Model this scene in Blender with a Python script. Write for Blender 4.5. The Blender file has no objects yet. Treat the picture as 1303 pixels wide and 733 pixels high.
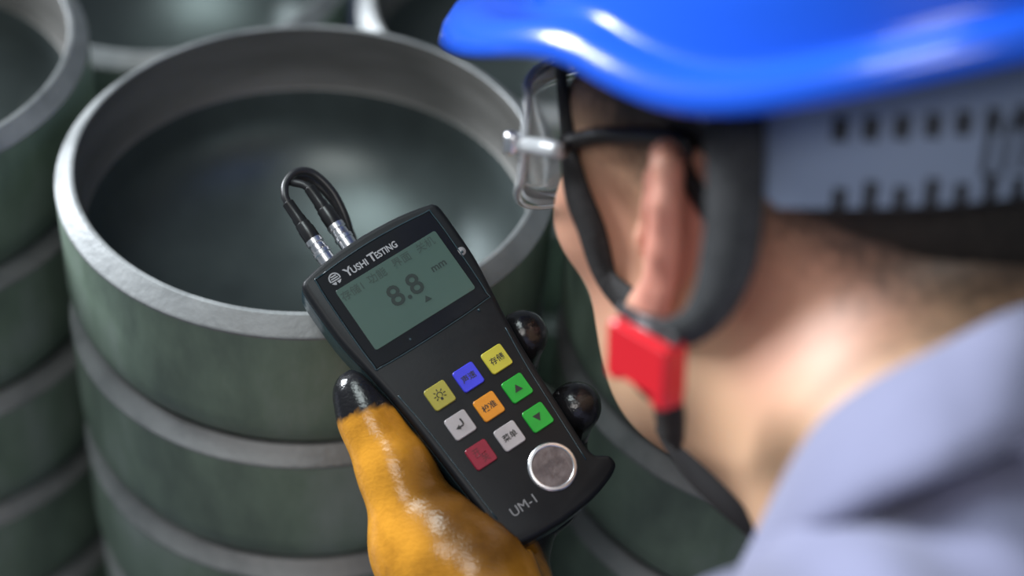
import bpy, bmesh, math, random
import numpy as np
from mathutils import Matrix, Vector

# ------------------------------------------------------------------ camera
FPX, CX, CY = 2350.0, 651.5, 366.5
PITCH, ROLL = math.radians(41.62), 0.078
RIM_Z = 0.92
CAM = np.array([0.0, 0.0, RIM_Z + 0.5328])
_U0 = np.array([0, math.sin(PITCH), math.cos(PITCH)])
FWD = np.array([0, math.cos(PITCH), -math.sin(PITCH)])
RGT = math.cos(ROLL) * np.array([1.0, 0, 0]) + math.sin(ROLL) * _U0
UPV = math.cos(ROLL) * _U0 - math.sin(ROLL) * np.array([1.0, 0, 0])
B3 = np.stack([RGT, UPV, FWD])                       # rows: camera right, up, depth


def w_from_c(c):
    return CAM + np.asarray(c, float) @ B3


def cf(u, v, d):
    return np.array([(u - CX) / FPX * d, (CY - v) / FPX * d, d])


def P(u, v, d):
    return w_from_c(cf(u, v, d))


sc = bpy.context.scene
col = sc.collection
cam_d = bpy.data.cameras.new('camera')
cam = bpy.data.objects.new('camera', cam_d)
col.objects.link(cam)
cam.matrix_world = Matrix(((RGT[0], UPV[0], -FWD[0], CAM[0]),
                           (RGT[1], UPV[1], -FWD[1], CAM[1]),
                           (RGT[2], UPV[2], -FWD[2], CAM[2]), (0, 0, 0, 1)))
cam_d.sensor_width = 36
cam_d.lens = FPX / 1303 * 36
cam_d.clip_start = 0.02
cam_d.dof.use_dof = True
cam_d.dof.focus_distance = 0.754
cam_d.dof.aperture_fstop = 3.1
sc.camera = cam

# ------------------------------------------------------------------ light
sc.view_settings.view_transform = 'Standard'
sc.view_settings.look = 'None'
sc.view_settings.gamma = 1
sc.view_settings.use_curve_mapping = False
sc.view_settings.exposure = -0.17
world = bpy.data.worlds.new('workshop_ambient')
sc.world = world
world.use_nodes = True
world.node_tree.nodes['Background'].inputs[0].default_value = (0.62, 0.72, 0.85, 1)
world.node_tree.nodes['Background'].inputs[1].default_value = 0.23


def area(name, loc, target, sx, sy, power, colr=(1, 1, 1)):
    d = bpy.data.lights.new(name, 'AREA')
    d.shape = 'RECTANGLE'; d.size = sx; d.size_y = sy; d.energy = power; d.color = colr
    o = bpy.data.objects.new(name, d); col.objects.link(o)
    o.location = loc
    o.rotation_euler = (Vector(target) - Vector(loc)).to_track_quat('-Z', 'Y').to_euler()
    return o


area('ceiling_lamp', (-1.10, 0.75, 4.0), (-0.1, 0.7, 0.9), 1.5, 1.0, 54, (0.88, 1.0, 1.0))
area('side_window', (-2.8, 2.0, 2.2), (-0.1, 0.7, 0.9), 1.0, 1.0, 250, (0.90, 0.95, 1.0))
area('rear_ceiling_lamp', (-0.5, -1.3, 3.5), (0.1, 0.5, 0.9), 1.2, 1.2, 32, (1.0, 0.97, 0.93))

# ------------------------------------------------------------------ materials
def mat(name, base, rough=0.5, metal=0.0, spec=0.5, **kw):
    m = bpy.data.materials.new(name); m.use_nodes = True
    b = m.node_tree.nodes['Principled BSDF']
    b.inputs['Base Color'].default_value = (*base, 1)
    b.inputs['Roughness'].default_value = rough
    b.inputs['Metallic'].default_value = metal
    b.inputs['Specular IOR Level'].default_value = spec
    for k, v in kw.items():
        b.inputs[k.replace('_', ' ')].default_value = v
    return m


def noise_mix(m, colours, scale, detail=6, rough_rng=None, bump=0.0, bump_scale=None, stretch=(1, 1, 1), lo=.35, hi=.65):
    nt = m.node_tree; b = nt.nodes['Principled BSDF']
    tc = nt.nodes.new('ShaderNodeTexCoord'); mp = nt.nodes.new('ShaderNodeMapping')
    mp.inputs['Scale'].default_value = stretch
    oi = nt.nodes.new('ShaderNodeObjectInfo')
    ad = nt.nodes.new('ShaderNodeVectorMath'); ad.operation = 'ADD'
    cmb = nt.nodes.new('ShaderNodeVectorMath'); cmb.operation = 'SCALE'; cmb.inputs[0].default_value = (7, 5, 3)
    nt.links.new(oi.outputs['Random'], cmb.inputs['Scale'])
    nt.links.new(tc.outputs['Object'], ad.inputs[0]); nt.links.new(cmb.outputs[0], ad.inputs[1])
    nt.links.new(ad.outputs[0], mp.inputs[0])
    nz = nt.nodes.new('ShaderNodeTexNoise'); nz.inputs['Scale'].default_value = scale
    nz.inputs['Detail'].default_value = detail; nz.inputs['Roughness'].default_value = .6
    nt.links.new(mp.outputs[0], nz.inputs['Vector'])
    cr = nt.nodes.new('ShaderNodeValToRGB')
    n = len(colours)
    el = cr.color_ramp.elements
    while len(el) < n: el.new(.5)
    for i, c in enumerate(colours):
        el[i].position = lo + (hi - lo) * i / (n - 1); el[i].color = (*c, 1)
    nt.links.new(nz.outputs['Fac'], cr.inputs[0]); nt.links.new(cr.outputs[0], b.inputs['Base Color'])
    if rough_rng:
        mr = nt.nodes.new('ShaderNodeMapRange')
        mr.inputs['To Min'].default_value, mr.inputs['To Max'].default_value = rough_rng
        mr.inputs['From Min'].default_value = .3; mr.inputs['From Max'].default_value = .7
        nt.links.new(nz.outputs['Fac'], mr.inputs['Value']); nt.links.new(mr.outputs[0], b.inputs['Roughness'])
    if bump:
        n2 = nt.nodes.new('ShaderNodeTexNoise'); n2.inputs['Scale'].default_value = bump_scale or scale * 4
        n2.inputs['Detail'].default_value = 5
        nt.links.new(mp.outputs[0], n2.inputs['Vector'])
        bp = nt.nodes.new('ShaderNodeBump'); bp.inputs['Strength'].default_value = bump; bp.inputs['Distance'].default_value = .002
        nt.links.new(n2.outputs['Fac'], bp.inputs['Height']); nt.links.new(bp.outputs[0], b.inputs['Normal'])
    return m


def attr_colour(m, name='Col'):
    nt = m.node_tree
    a = nt.nodes.new('ShaderNodeVertexColor'); a.layer_name = name
    nt.links.new(a.outputs[0], nt.nodes['Principled BSDF'].inputs['Base Color'])
    return m


M = {}
M['cap_out'] = noise_mix(mat('cap_green_oxide', (.1, .14, .12), .45, .25), [(.10, .135, .115), (.20, .27, .21), (.33, .38, .36)], 16, rough_rng=(.3, .6), bump=.15, bump_scale=120, stretch=(1, 1, .45), lo=.3, hi=.7)
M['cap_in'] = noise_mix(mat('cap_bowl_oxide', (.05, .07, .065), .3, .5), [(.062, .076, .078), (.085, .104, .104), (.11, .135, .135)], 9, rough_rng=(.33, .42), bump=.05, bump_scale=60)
M['cap_band'] = noise_mix(mat('cap_bore_steel', (.2, .2, .19), .5, .6), [(.17, .165, .155), (.24, .235, .225)], 12, rough_rng=(.45, .6), bump=.1, bump_scale=200, stretch=(1, 1, 6))
M['cap_rim'] = noise_mix(mat('cap_machined_bevel', (.5, .52, .53), .5, .5), [(.19, .20, .205), (.26, .27, .275), (.31, .32, .325)], 30, rough_rng=(.45, .6), bump=.12, bump_scale=300)
M['platform'] = noise_mix(mat('platform_steel', (.03, .035, .045), .6), [(.012, .015, .035), (.03, .035, .07)], 8, bump=.2)
M['wood'] = noise_mix(mat('dunnage_wood', (.2, .13, .08), .8), [(.12, .08, .05), (.25, .17, .1)], 6, stretch=(1, 12, 12))
M['floor'] = noise_mix(mat('floor_concrete', (.2, .2, .2), .7), [(.12, .12, .125), (.2, .2, .2)], 3, bump=.2)

M['case'] = noise_mix(mat('gauge_case', (.012, .013, .015), .42, spec=.25), [(.007, .008, .010), (.009, .010, .012)], 60, rough_rng=(.42, .5), bump=.03, bump_scale=900)
M['case_side'] = noise_mix(mat('gauge_case_side', (.02, .045, .06), .22), [(.012, .032, .043), (.02, .045, .058)], 40, bump=.06, bump_scale=700)
M['window'] = mat('gauge_window_plate', (.008, .009, .011), .22)
M['lcd'] = noise_mix(mat('lcd_green', (.11, .2, .165), .3), [(.055, .098, .082), (.066, .115, .098)], 15, lo=.2, hi=.8)
M['lcd_ink'] = mat('lcd_segment', (.012, .024, .021), .4)
M['lcd_ink_soft'] = mat('lcd_segment_soft', (.028, .052, .045), .4)
M['print'] = mat('white_print', (.34, .35, .37), .5)
M['print_dim'] = mat('grey_print', (.22, .22, .23), .5)
M['ink'] = mat('black_print', (.012, .012, .012), .5)
M['red_ink'] = mat('dark_red_print', (.10, .006, .012), .5)
for nm, c in dict(yellow=(.52, .47, .045), olive=(.36, .32, .05), blue=(.05, .055, .72), orange=(.70, .26, .015), white=(.42, .39, .40), green=(.012, .36, .03), red=(.25, .01, .03)).items():
    M['btn_' + nm] = noise_mix(mat('button_' + nm, c, .4), [tuple(x * .9 for x in c), tuple(min(1, x * 1.08) for x in c)], 120, lo=.3, hi=.7)
M['coin'] = noise_mix(mat('test_block_face', (.3, .25, .24), .4, .2), [(.10, .08, .083), (.15, .12, .12), (.19, .155, .155)], 160, rough_rng=(.35, .55), bump=.15, bump_scale=400)
M['chrome'] = mat('bright_nickel', (.9, .91, .93), .3, 1.0)
M['rubber'] = mat('black_rubber', (.012, .012, .013), .28)
M['cable'] = mat('black_cable', (.02, .02, .022), .36)

M['helmet'] = mat('blue_helmet_plastic', (.012, .105, .74), .22, spec=.5)
M['helmet'].node_tree.nodes['Principled BSDF'].inputs['Coat Weight'].default_value = .2
M['webbing'] = noise_mix(mat('charcoal_webbing', (.018, .019, .022), .75), [(.012, .013, .015), (.03, .031, .034)], 300, bump=.4, bump_scale=900)
M['webbing_black'] = noise_mix(mat('black_webbing', (.012, .011, .011), .8), [(.009, .008, .008), (.018, .016, .016)], 300, bump=.4, bump_scale=900)
M['band'] = mat('pale_blue_plastic', (.24, .30, .42), .42)
M['band_dark'] = mat('dark_ratchet_plastic', (.012, .013, .018), .5)
M['buckle'] = mat('red_buckle_plastic', (.68, .012, .022), .38)
M['ladder'] = mat('grey_ladder_lock', (.05, .05, .055), .35)
M['clear'] = mat('clear_plastic', (.95, .96, .97), .06, Transmission_Weight=.95, IOR=1.3)
M['clear_rim'] = mat('clear_frame_plastic', (.85, .88, .9), .12, Transmission_Weight=.5, IOR=1.45)
M['temple'] = mat('dark_temple_plastic', (.012, .011, .012), .4)
M['skin'] = attr_colour(mat('skin', (.6, .38, .28), .5, Subsurface_Weight=.12, Subsurface_Scale=.006))
M['skin'].node_tree.nodes['Principled BSDF'].inputs['Subsurface Radius'].default_value = (1, .35, .2)
M['hair'] = noise_mix(mat('short_black_hair', (.02, .017, .015), .7), [(.008, .007, .006), (.03, .025, .022)], 400, bump=.8, bump_scale=700)
M['eye'] = mat('eye_white', (.7, .68, .65), .2)
M['iris'] = mat('eye_iris', (.03, .018, .01), .15)
M['shirt'] = noise_mix(mat('lavender_grey_cotton', (.3, .3, .45), .85, Sheen_Weight=.2), [(.20, .205, .32), (.235, .24, .37)], 25, bump=.15, bump_scale=900, lo=.3, hi=.7)
M['throat_black'] = mat('black_throat_band', (.012, .011, .012), .85)
M['trouser'] = noise_mix(mat('grey_blue_trousers', (.12, .13, .2), .85), [(.09, .1, .16), (.14, .15, .22)], 20)
M['shoe'] = mat('black_boot_leather', (.015, .014, .013), .45)


def glove_mat():
    m = attr_colour(mat('rubber_glove', (.6, .28, .03), .2))
    nt = m.node_tree; b = nt.nodes['Principled BSDF']
    tc = nt.nodes.new('ShaderNodeTexCoord')
    n1 = nt.nodes.new('ShaderNodeTexNoise'); n1.inputs['Scale'].default_value = 38; n1.inputs['Detail'].default_value = 8
    n1.inputs['Roughness'].default_value = .65
    nt.links.new(tc.outputs['Object'], n1.inputs['Vector'])
    r1 = nt.nodes.new('ShaderNodeValToRGB'); e = r1.color_ramp.elements
    e[0].position = .36; e[0].color = (.30, .24, .2, 1); e[1].position = .56; e[1].color = (1, 1, 1, 1)
    nt.links.new(n1.outputs['Fac'], r1.inputs[0])
    mx = nt.nodes.new('ShaderNodeMix'); mx.data_type = 'RGBA'; mx.blend_type = 'MULTIPLY'; mx.inputs[0].default_value = .55
    src = [n for n in nt.nodes if n.type == 'VERTEX_COLOR'][0]
    nt.links.new(src.outputs[0], mx.inputs[6]); nt.links.new(r1.outputs[0], mx.inputs[7])
    nt.links.new(mx.outputs[2], b.inputs['Base Color'])
    wv = nt.nodes.new('ShaderNodeTexWave'); wv.inputs['Scale'].default_value = 130; wv.inputs['Distortion'].default_value = 9
    wv.inputs['Detail'].default_value = 3; wv.inputs['Detail Scale'].default_value = 3; wv.bands_direction = 'Y'
    nt.links.new(tc.outputs['Object'], wv.inputs['Vector'])
    bp = nt.nodes.new('ShaderNodeBump'); bp.inputs['Strength'].default_value = .10; bp.inputs['Distance'].default_value = .0006
    nt.links.new(wv.outputs['Fac'], bp.inputs['Height']); nt.links.new(bp.outputs[0], b.inputs['Normal'])
    return m


M['glove'] = glove_mat()

# ------------------------------------------------------------------ helpers
def tag(o, label=None, cat=None, group=None, kind=None):
    if label: o['label'] = label
    if cat: o['category'] = cat
    if group: o['group'] = group
    if kind: o['kind'] = kind
    return o


def empty(name, mw):
    o = bpy.data.objects.new(name, None); col.objects.link(o)
    o.empty_display_size = .03
    o.matrix_world = mw
    return o


def mesh_obj(name, verts, faces, mats, parent=None, smooth=True, mi=None, angle=None):
    me = bpy.data.meshes.new(name)
    me.from_pydata([tuple(map(float, v)) for v in verts], [], [tuple(map(int, f)) for f in faces])
    for mm in (mats if isinstance(mats, (list, tuple)) else [mats]): me.materials.append(mm)
    if mi is not None: me.polygons.foreach_set('material_index', np.asarray(mi, np.int32))
    bm = bmesh.new(); bm.from_mesh(me); bmesh.ops.recalc_face_normals(bm, faces=bm.faces); bm.to_mesh(me); bm.free()
    if smooth:
        me.polygons.foreach_set('use_smooth', np.ones(len(me.polygons), bool))
        if angle: me.set_sharp_from_angle(angle=math.radians(angle))
    o = bpy.data.objects.new(name, me); col.objects.link(o)
    if parent: o.parent = parent
    return o


def lathe(profile, seg=96):
    v, f = [], []
    n = len(profile)
    for i in range(seg):
        a = 2 * math.pi * i / seg
        for r, z in profile: v.append((r * math.cos(a), r * math.sin(a), z))
    for i in range(seg):
        j = (i + 1) % seg
        for k in range(n - 1):
            f.append((i * n + k, j * n + k, j * n + k + 1, i * n + k + 1))
    return v, f


def catmull(pts, n=8, closed=False):
    pts = [np.asarray(p, float) for p in pts]; out = []
    N = len(pts)
    rng = range(N) if closed else range(N - 1)
    for i in rng:
        p0 = pts[(i - 1) % N] if closed or i > 0 else 2 * pts[0] - pts[1]
        p1 = pts[i]; p2 = pts[(i + 1) % N]
        p3 = pts[(i + 2) % N] if closed or i + 2 < N else 2 * pts[-1] - pts[-2]
        for k in range(n):
            t = k / n
            out.append(.5 * ((2 * p1) + (-p0 + p2) * t + (2 * p0 - 5 * p1 + 4 * p2 - p3) * t * t + (-p0 + 3 * p1 - 3 * p2 + p3) * t ** 3))
    if not closed: out.append(pts[-1])
    return np.array(out)


def nrm(v):
    v = np.asarray(v, float); return v / (np.linalg.norm(v, axis=-1, keepdims=True) + 1e-12)


def tube(path, rad, seg=12):
    path = np.asarray(path, float); n = len(path)
    rad = np.full(n, rad) if np.isscalar(rad) else np.asarray(rad)
    t = nrm(np.gradient(path, axis=0))
    u = np.cross(t[0], [0.3, .2, .9]); u = nrm(u)
    v, f = [], []
    for i in range(n):
        u = nrm(u - t[i] * (u @ t[i])); w = np.cross(t[i], u)
        for k in range(seg):
            a = 2 * math.pi * k / seg
            v.append(path[i] + rad[i] * (math.cos(a) * u + math.sin(a) * w))
    for i in range(n - 1):
        for k in range(seg):
            k2 = (k + 1) % seg
            f.append((i * seg + k, i * seg + k2, (i + 1) * seg + k2, (i + 1) * seg + k))
    f.append(tuple(range(seg))); f.append(tuple(range((n - 1) * seg, n * seg)))
    return v, f


def ribbon(path, normals, width, thick):
    """webbing strip with thickness; width may vary along the path"""
    path = np.asarray(path, float); n = len(path); normals = nrm(normals)
    t = nrm(np.gradient(path, axis=0)); s = nrm(np.cross(t, normals)); nn = nrm(np.cross(s, t))
    width = np.full(n, width) if np.isscalar(width) else np.asarray(width)
    v, f = [], []
    for i in range(n):
        h = width[i] / 2
        for a, b in ((-1, -1), (-.97, 1), (.97, 1), (1, -1)):
            v.append(path[i] + s[i] * h * a + nn[i] * thick / 2 * b)
    for i in range(n - 1):
        for k in range(4):
            k2 = (k + 1) % 4
            f.append((i * 4 + k, i * 4 + k2, i * 4 + 4 + k2, i * 4 + 4 + k))
    f.append((0, 1, 2, 3)); f.append(tuple((n - 1) * 4 + k for k in range(4)))
    return v, f


def loop_prism(loops):
    """closed skin through a list of equally long loops; first and last loop capped"""
    n = len(loops[0]); v = [p for L in loops for p in L]; f = []
    for i in range(len(loops) - 1):
        for k in range(n):
            k2 = (k + 1) % n
            f.append((i * n + k, i * n + k2, (i + 1) * n + k2, (i + 1) * n + k))
    f.append(tuple(range(n))); f.append(tuple(range((len(loops) - 1) * n, len(loops) * n)))
    return v, f


def rrect(w, h, r, seg=5, cx=0, cy=0):
    out = []
    for sx, sy, a0 in ((1, 1, 0), (-1, 1, 90), (-1, -1, 180), (1, -1, 270)):
        for k in range(seg + 1):
            a = math.radians(a0 + 90 * k / seg)
            out.append((cx + sx * (w / 2 - r) + r * math.cos(a), cy + sy * (h / 2 - r) + r * math.sin(a)))
    return out


def slab(outline, z0, z1, bev=.0004):
    """flat piece with softened top edge"""
    o = np.array(outline); c = o.mean(0)
    d = nrm(o - c)
    L = [np.c_[o, np.full(len(o), z0)], np.c_[o, np.full(len(o), z1 - bev)], np.c_[o - d * bev, np.full(len(o), z1)]]
    return loop_prism([list(map(tuple, l)) for l in L])


def text_mesh(body, size, bold=0.0):
    c = bpy.data.curves.new('txt', 'FONT'); c.body = body; c.size = size; c.align_x = 'CENTER'; c.align_y = 'CENTER'
    c.offset = bold; c.extrude = size * .006; c.resolution_u = 3
    o = bpy.data.objects.new('txt', c); col.objects.link(o)
    dg = bpy.context.evaluated_depsgraph_get()
    me = bpy.data.meshes.new_from_object(o.evaluated_get(dg))
    bpy.data.objects.remove(o); bpy.data.curves.remove(c)
    return me


def text_obj(name, body, size, loc, m, parent, bold=0.0, sx=1.0, fit_w=None):
    me = text_mesh(body, size, bold)
    n = len(me.vertices); co = np.empty(n * 3); me.vertices.foreach_get('co', co); co = co.reshape(-1, 3)
    co[:, :2] -= (co[:, :2].max(0) + co[:, :2].min(0)) / 2
    if fit_w: sx = fit_w / (co[:, 0].max() - co[:, 0].min())
    co[:, 0] *= sx
    me.vertices.foreach_set('co', co.ravel())
    me.materials.clear(); me.materials.append(m); me.name = name
    o = bpy.data.objects.new(name, me); col.objects.link(o); o.parent = parent; o.location = loc
    return o


# ---- signed distance fields and a surface-nets mesher
def smin(a, b, k):
    h = np.clip(.5 + .5 * (b - a) / k, 0, 1)
    return b + (a - b) * h - k * h * (1 - h)


def smax(a, b, k): return -smin(-a, -b, k)


def s_sph(p, c, r): return np.sqrt(((p - np.float32(c)) ** 2).sum(-1)) - r


def s_ell(p, c, r, Rm=None):
    q = p - np.float32(c)
    if Rm is not None: q = q @ np.float32(Rm)          # columns of Rm = local axes
    r = np.float32(r)
    k0 = np.sqrt(((q / r) ** 2).sum(-1)); k1 = np.sqrt(((q / (r * r)) ** 2).sum(-1))
    return k0 * (k0 - 1) / (k1 + 1e-9)


def s_cap(p, a, b, ra, rb=None):
    rb = ra if rb is None else rb
    a = np.float32(a); b = np.float32(b); ba = b - a
    t = np.clip(((p - a) @ ba) / (ba @ ba), 0, 1)
    d = p - a - t[..., None] * ba
    return np.sqrt((d ** 2).sum(-1)) - (ra + (rb - ra) * t)


def s_chain(p, pts, rs, k=.006):
    d = None
    for i in range(len(pts) - 1):
        e = s_cap(p, pts[i], pts[i + 1], rs[i], rs[i + 1])
        d = e if d is None else smin(d, e, k)
    return d


def surf_net(fn, lo, hi, h):
    lo = np.array(lo, float); hi = np.array(hi, float)
    n = np.ceil((hi - lo) / h).astype(int) + 1
    ax = [np.float32(lo[i] + h * np.arange(n[i])) for i in range(3)]
    g = np.stack(np.meshgrid(*ax, indexing='ij'), -1)
    d = np.empty(n, np.float32)
    step = max(1, int(400000 / (n[1] * n[2])))
    for i in range(0, n[0], step): d[i:i + step] = fn(g[i:i + step])
    ins = d < 0
    cnt = np.zeros(n - 1, np.int32); acc = np.zeros(tuple(n - 1) + (3,), np.float32); m = np.zeros(n - 1, np.float32)
    offs = [(0, 0, 0), (1, 0, 0), (0, 1, 0), (1, 1, 0), (0, 0, 1), (1, 0, 1), (0, 1, 1), (1, 1, 1)]
    sl = lambda o: tuple(slice(o[i], n[i] - 1 + o[i]) for i in range(3))
    for i in range(8):
        for b in (1, 2, 4):
            if i & b: continue
            j = i | b
            A, Bv = d[sl(offs[i])], d[sl(offs[j])]
            cr = (A < 0) != (Bv < 0)
            t = np.where(cr, A / np.where(cr, A - Bv, 1), 0)
            pos = np.float32(offs[i]) + t[..., None] * (np.float32(offs[j]) - np.float32(offs[i]))
            acc += pos * cr[..., None]; m += cr
    act = m > 0
    idx = -np.ones(n - 1, np.int64); idx[act] = np.arange(act.sum())
    cells = np.argwhere(act)
    verts = lo + h * (cells + acc[act] / m[act][:, None])
    faces = []
    for a in range(3):
        b, c = (a + 1) % 3, (a + 2) % 3
        s0 = [slice(1, n[k] - 1) for k in range(3)]; s0[a] = slice(0, n[a] - 1)
        s1 = list(s0); s1[a] = slice(1, n[a])
        A = ins[tuple(s0)]; Bv = ins[tuple(s1)]
        e = np.argwhere(A != Bv); flip = A[A != Bv]
        base = e.copy(); base[:, b] += 1; base[:, c] += 1
        def cell(db, dc):
            q = base.copy(); q[:, b] += db; q[:, c] += dc
            return idx[q[:, 0], q[:, 1], q[:, 2]]
        q = np.stack([cell(-1, -1), cell(0, -1), cell(0, 0), cell(-1, 0)], 1)
        q[~flip] = q[~flip][:, ::-1]
        faces.append(q)
    F = np.concatenate(faces)
    F = F[(F >= 0).all(1)]
    return verts, F


def np_mesh(name, verts, faces, m, parent, colour=None):
    me = bpy.data.meshes.new(name)
    nv, nf = len(verts), len(faces)
    me.vertices.add(nv); me.vertices.foreach_set('co', np.asarray(verts, np.float32).ravel())
    me.loops.add(nf * 4); me.loops.foreach_set('vertex_index', np.asarray(faces, np.int32).ravel())
    me.polygons.add(nf); me.polygons.foreach_set('loop_start', np.arange(nf, dtype=np.int32) * 4)
    me.update(calc_edges=True); me.validate()
    me.polygons.foreach_set('use_smooth', np.ones(len(me.polygons), bool))
    if colour is not None:
        ca = me.color_attributes.new('Col', 'FLOAT_COLOR', 'POINT')
        ca.data.foreach_set('color', np.c_[colour, np.ones(nv)].astype(np.float32).ravel())
    me.materials.append(m)
    o = bpy.data.objects.new(name, me); col.objects.link(o)
    if parent: o.parent = parent
    return o


def raymarch(fn, o, d, t0=0.3, n=160):
    t = t0
    for _ in range(n):
        q = (o + d * t)[None].astype(np.float32)
        s = float(fn(q)[0])
        if s < .0003: return o + d * t
        t += max(s * .7, .0003)
        if t > 3: return None
    return o + d * t


# ------------------------------------------------------------------ setting
PLANK = 0.04
PLAT_Z = RIM_Z - 4 * .0801 - .1165 - PLANK


def box_mesh(x0, x1, y0, y1, z0, z1):
    v = [(x, y, z) for x in (x0, x1) for y in (y0, y1) for z in (z0, z1)]
    f = [(0, 1, 3, 2), (4, 6, 7, 5), (0, 4, 5, 1), (2, 3, 7, 6), (0, 2, 6, 4), (1, 5, 7, 3)]
    return v, f


def box_obj(name, b, m, parent=None, bev=0.0):
    o = mesh_obj(name, *box_mesh(*b), m, parent, smooth=False)
    if bev:
        md = o.modifiers.new('bevel', 'BEVEL'); md.width = bev; md.segments = 2
    return o


tag(box_obj('floor', (-4, 4, -3, 5, -.1, 0), M['floor']), 'dark grey concrete workshop floor', 'floor', kind='structure')
tag(box_obj('platform', (-2.2, 2.2, .50, 2.6, 0.0, PLAT_Z), M['platform'], bev=.004), 'dark steel platform carrying the stacks of caps', 'platform', kind='structure')

# ------------------------------------------------------------------ pipe caps
RO, RB, RI = .1165, .1091, .1071
BEV_H, STRAIGHT, DOME = .0069, .0565, .060
H_STEP = .0801


def cap_meshes():
    out = [(RO, -BEV_H), (RO, -.02), (RO, -.038), (RO, -STRAIGHT)]
    for k in range(1, 15):
        a = math.pi / 2 * k / 14
        out.append((max(RO * math.cos(a), .0004), -STRAIGHT - DOME * math.sin(a)))
    sv, sf = lathe(out)
    band = [(RI, -.0004), (RI, -.02), (RI, -.0365), (RI - .0012, -.0380)]
    bv, bf = lathe(band)
    inn = [(RI - .0012, -.0380), (RI - .0025, -.047)]
    zi, ai, bi = -.047, RI - .0025, .0575
    for k in range(1, 17):
        a = math.pi / 2 * k / 16
        inn.append((max(ai * math.cos(a), .0004), zi - bi * math.sin(a)))
    iv, if_ = lathe(inn)
    rim = [(RO, -BEV_H - .0015), (RO + .0002, -BEV_H - .0004), (RO, -BEV_H), (RO - .0006, -BEV_H + .0006), (RB + .0004, -.0002), (RB - .0002, 0), (RI + .0004, 0), (RI, -.0004)]
    rv, rf = lathe(rim)
    return (sv, sf), (bv, bf), (iv, if_), (rv, rf)


(_s, _b, _i, _r) = cap_meshes()
proto = {}


def make_cap(loc, rz, label, group):
    e = bpy.data.objects.new('pipe_cap', None); col.objects.link(e); e.empty_display_size = .05
    e.location = loc; e.rotation_euler = (0, 0, rz)
    tag(e, label, 'pipe cap', group)
    if not proto:
        proto['outer_shell'] = mesh_obj('outer_shell', *_s, M['cap_out'], e)
        proto['bore_band'] = mesh_obj('bore_band', *_b, M['cap_band'], e)
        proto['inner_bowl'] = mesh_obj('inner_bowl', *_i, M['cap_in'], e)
        proto['bevelled_rim'] = mesh_obj('bevelled_rim', *_r, M['cap_rim'], e, angle=25)
    else:
        for k, o in proto.items():
            c = o.copy(); col.objects.link(c); c.parent = e
    return e


ORD = ['topmost', 'second from the top', 'third from the top', 'fourth from the top', 'lowest']
stacks = [
    ('middle', (-.0997, .681), PLANK, 'of the stack behind the gauge'),
    ('left', (-.337, .745), PLANK, 'of the stack at the left edge'),
    ('right', (.140, .672), PLANK, "of the stack behind the worker's chin"),
    ('rear_left', (-.2305, .975), PLANK, 'of the rear stack behind the left stack'),
    ('rear_right', (.010, .954), PLANK, 'of the rear stack near the helmet visor'),
]
rnd = random.Random(4)
for nm, (sx, sy), base, ph in stacks:
    if base:
        for k, dy in enumerate((-.05, .05)):
            tag(box_obj('dunnage_board', (sx - .11, sx + .11, sy + dy - .035, sy + dy + .035, PLAT_Z, PLAT_Z + base), M['wood'], bev=.003),
                ('front' if k == 0 else 'back') + ' wooden board under the bottom ' + ph, 'board', 'boards under the stacks')
    ncap = 4 if nm.startswith('rear') else 5
    top = PLAT_Z + base + .1165 + (ncap - 1) * H_STEP
    for k in range(ncap):
        jx, jy = (0, 0) if k == 0 else (rnd.uniform(-.001, .001), rnd.uniform(-.001, .001))
        make_cap((sx + jx, sy + jy, top - k * H_STEP), rnd.uniform(0, 6.28),
                 'green-grey steel pipe cap, ' + (ORD[k] if k < ncap - 1 else 'lowest') + ' ' + ph, 'stacked steel pipe caps')

# ------------------------------------------------------------------ gauge
def nv(v): return nrm(np.array(v, float))
GK = .9560                                            # size of the gauge relative to its drawing
GCc = cf(582, 485, .79 * GK)
gw = nv([.846 * .96, .533 * .96, .28]); gl = nv([.582, -.813, -.2]); gl = nv(gl - gw * (gw @ gl)); gy = -gl
GX = gw @ B3; GY = gy @ B3; GZ = np.cross(GX, GY); GO = w_from_c(GCc)
GM = Matrix(((GX[0], GY[0], GZ[0], GO[0]), (GX[1], GY[1], GZ[1], GO[1]), (GX[2], GY[2], GZ[2], GO[2]), (0, 0, 0, 1))) @ Matrix.Scale(GK, 4)
gauge = empty('thickness_gauge', GM)
tag(gauge, 'black handheld ultrasonic thickness gauge with green screen and coloured keys, held in the glove', 'gauge')


def gauge_outline():
    right = [(0, .0738), (.012, .0733), (.022, .0722), (.031, .0704), (.0338, .0692), (.0352, .066), (.0354, .055), (.0350, .040), (.0330, .025), (.0308, .010),
             (.0290, -.008), (.0278, -.028), (.0268, -.046), (.0264, -.055), (.0275, -.0600), (.0305, -.0622), (.0325, -.0640), (.0330, -.0670), (.0315, -.0695), (.026, -.0722), (.015, -.0748), (0, -.0758)]
    pts = catmull([np.array(p) for p in right], 4)
    left = [(-x, y) for x, y in pts[1:-1]][::-1]
    return np.array([tuple(p) for p in pts] + left)


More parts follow.
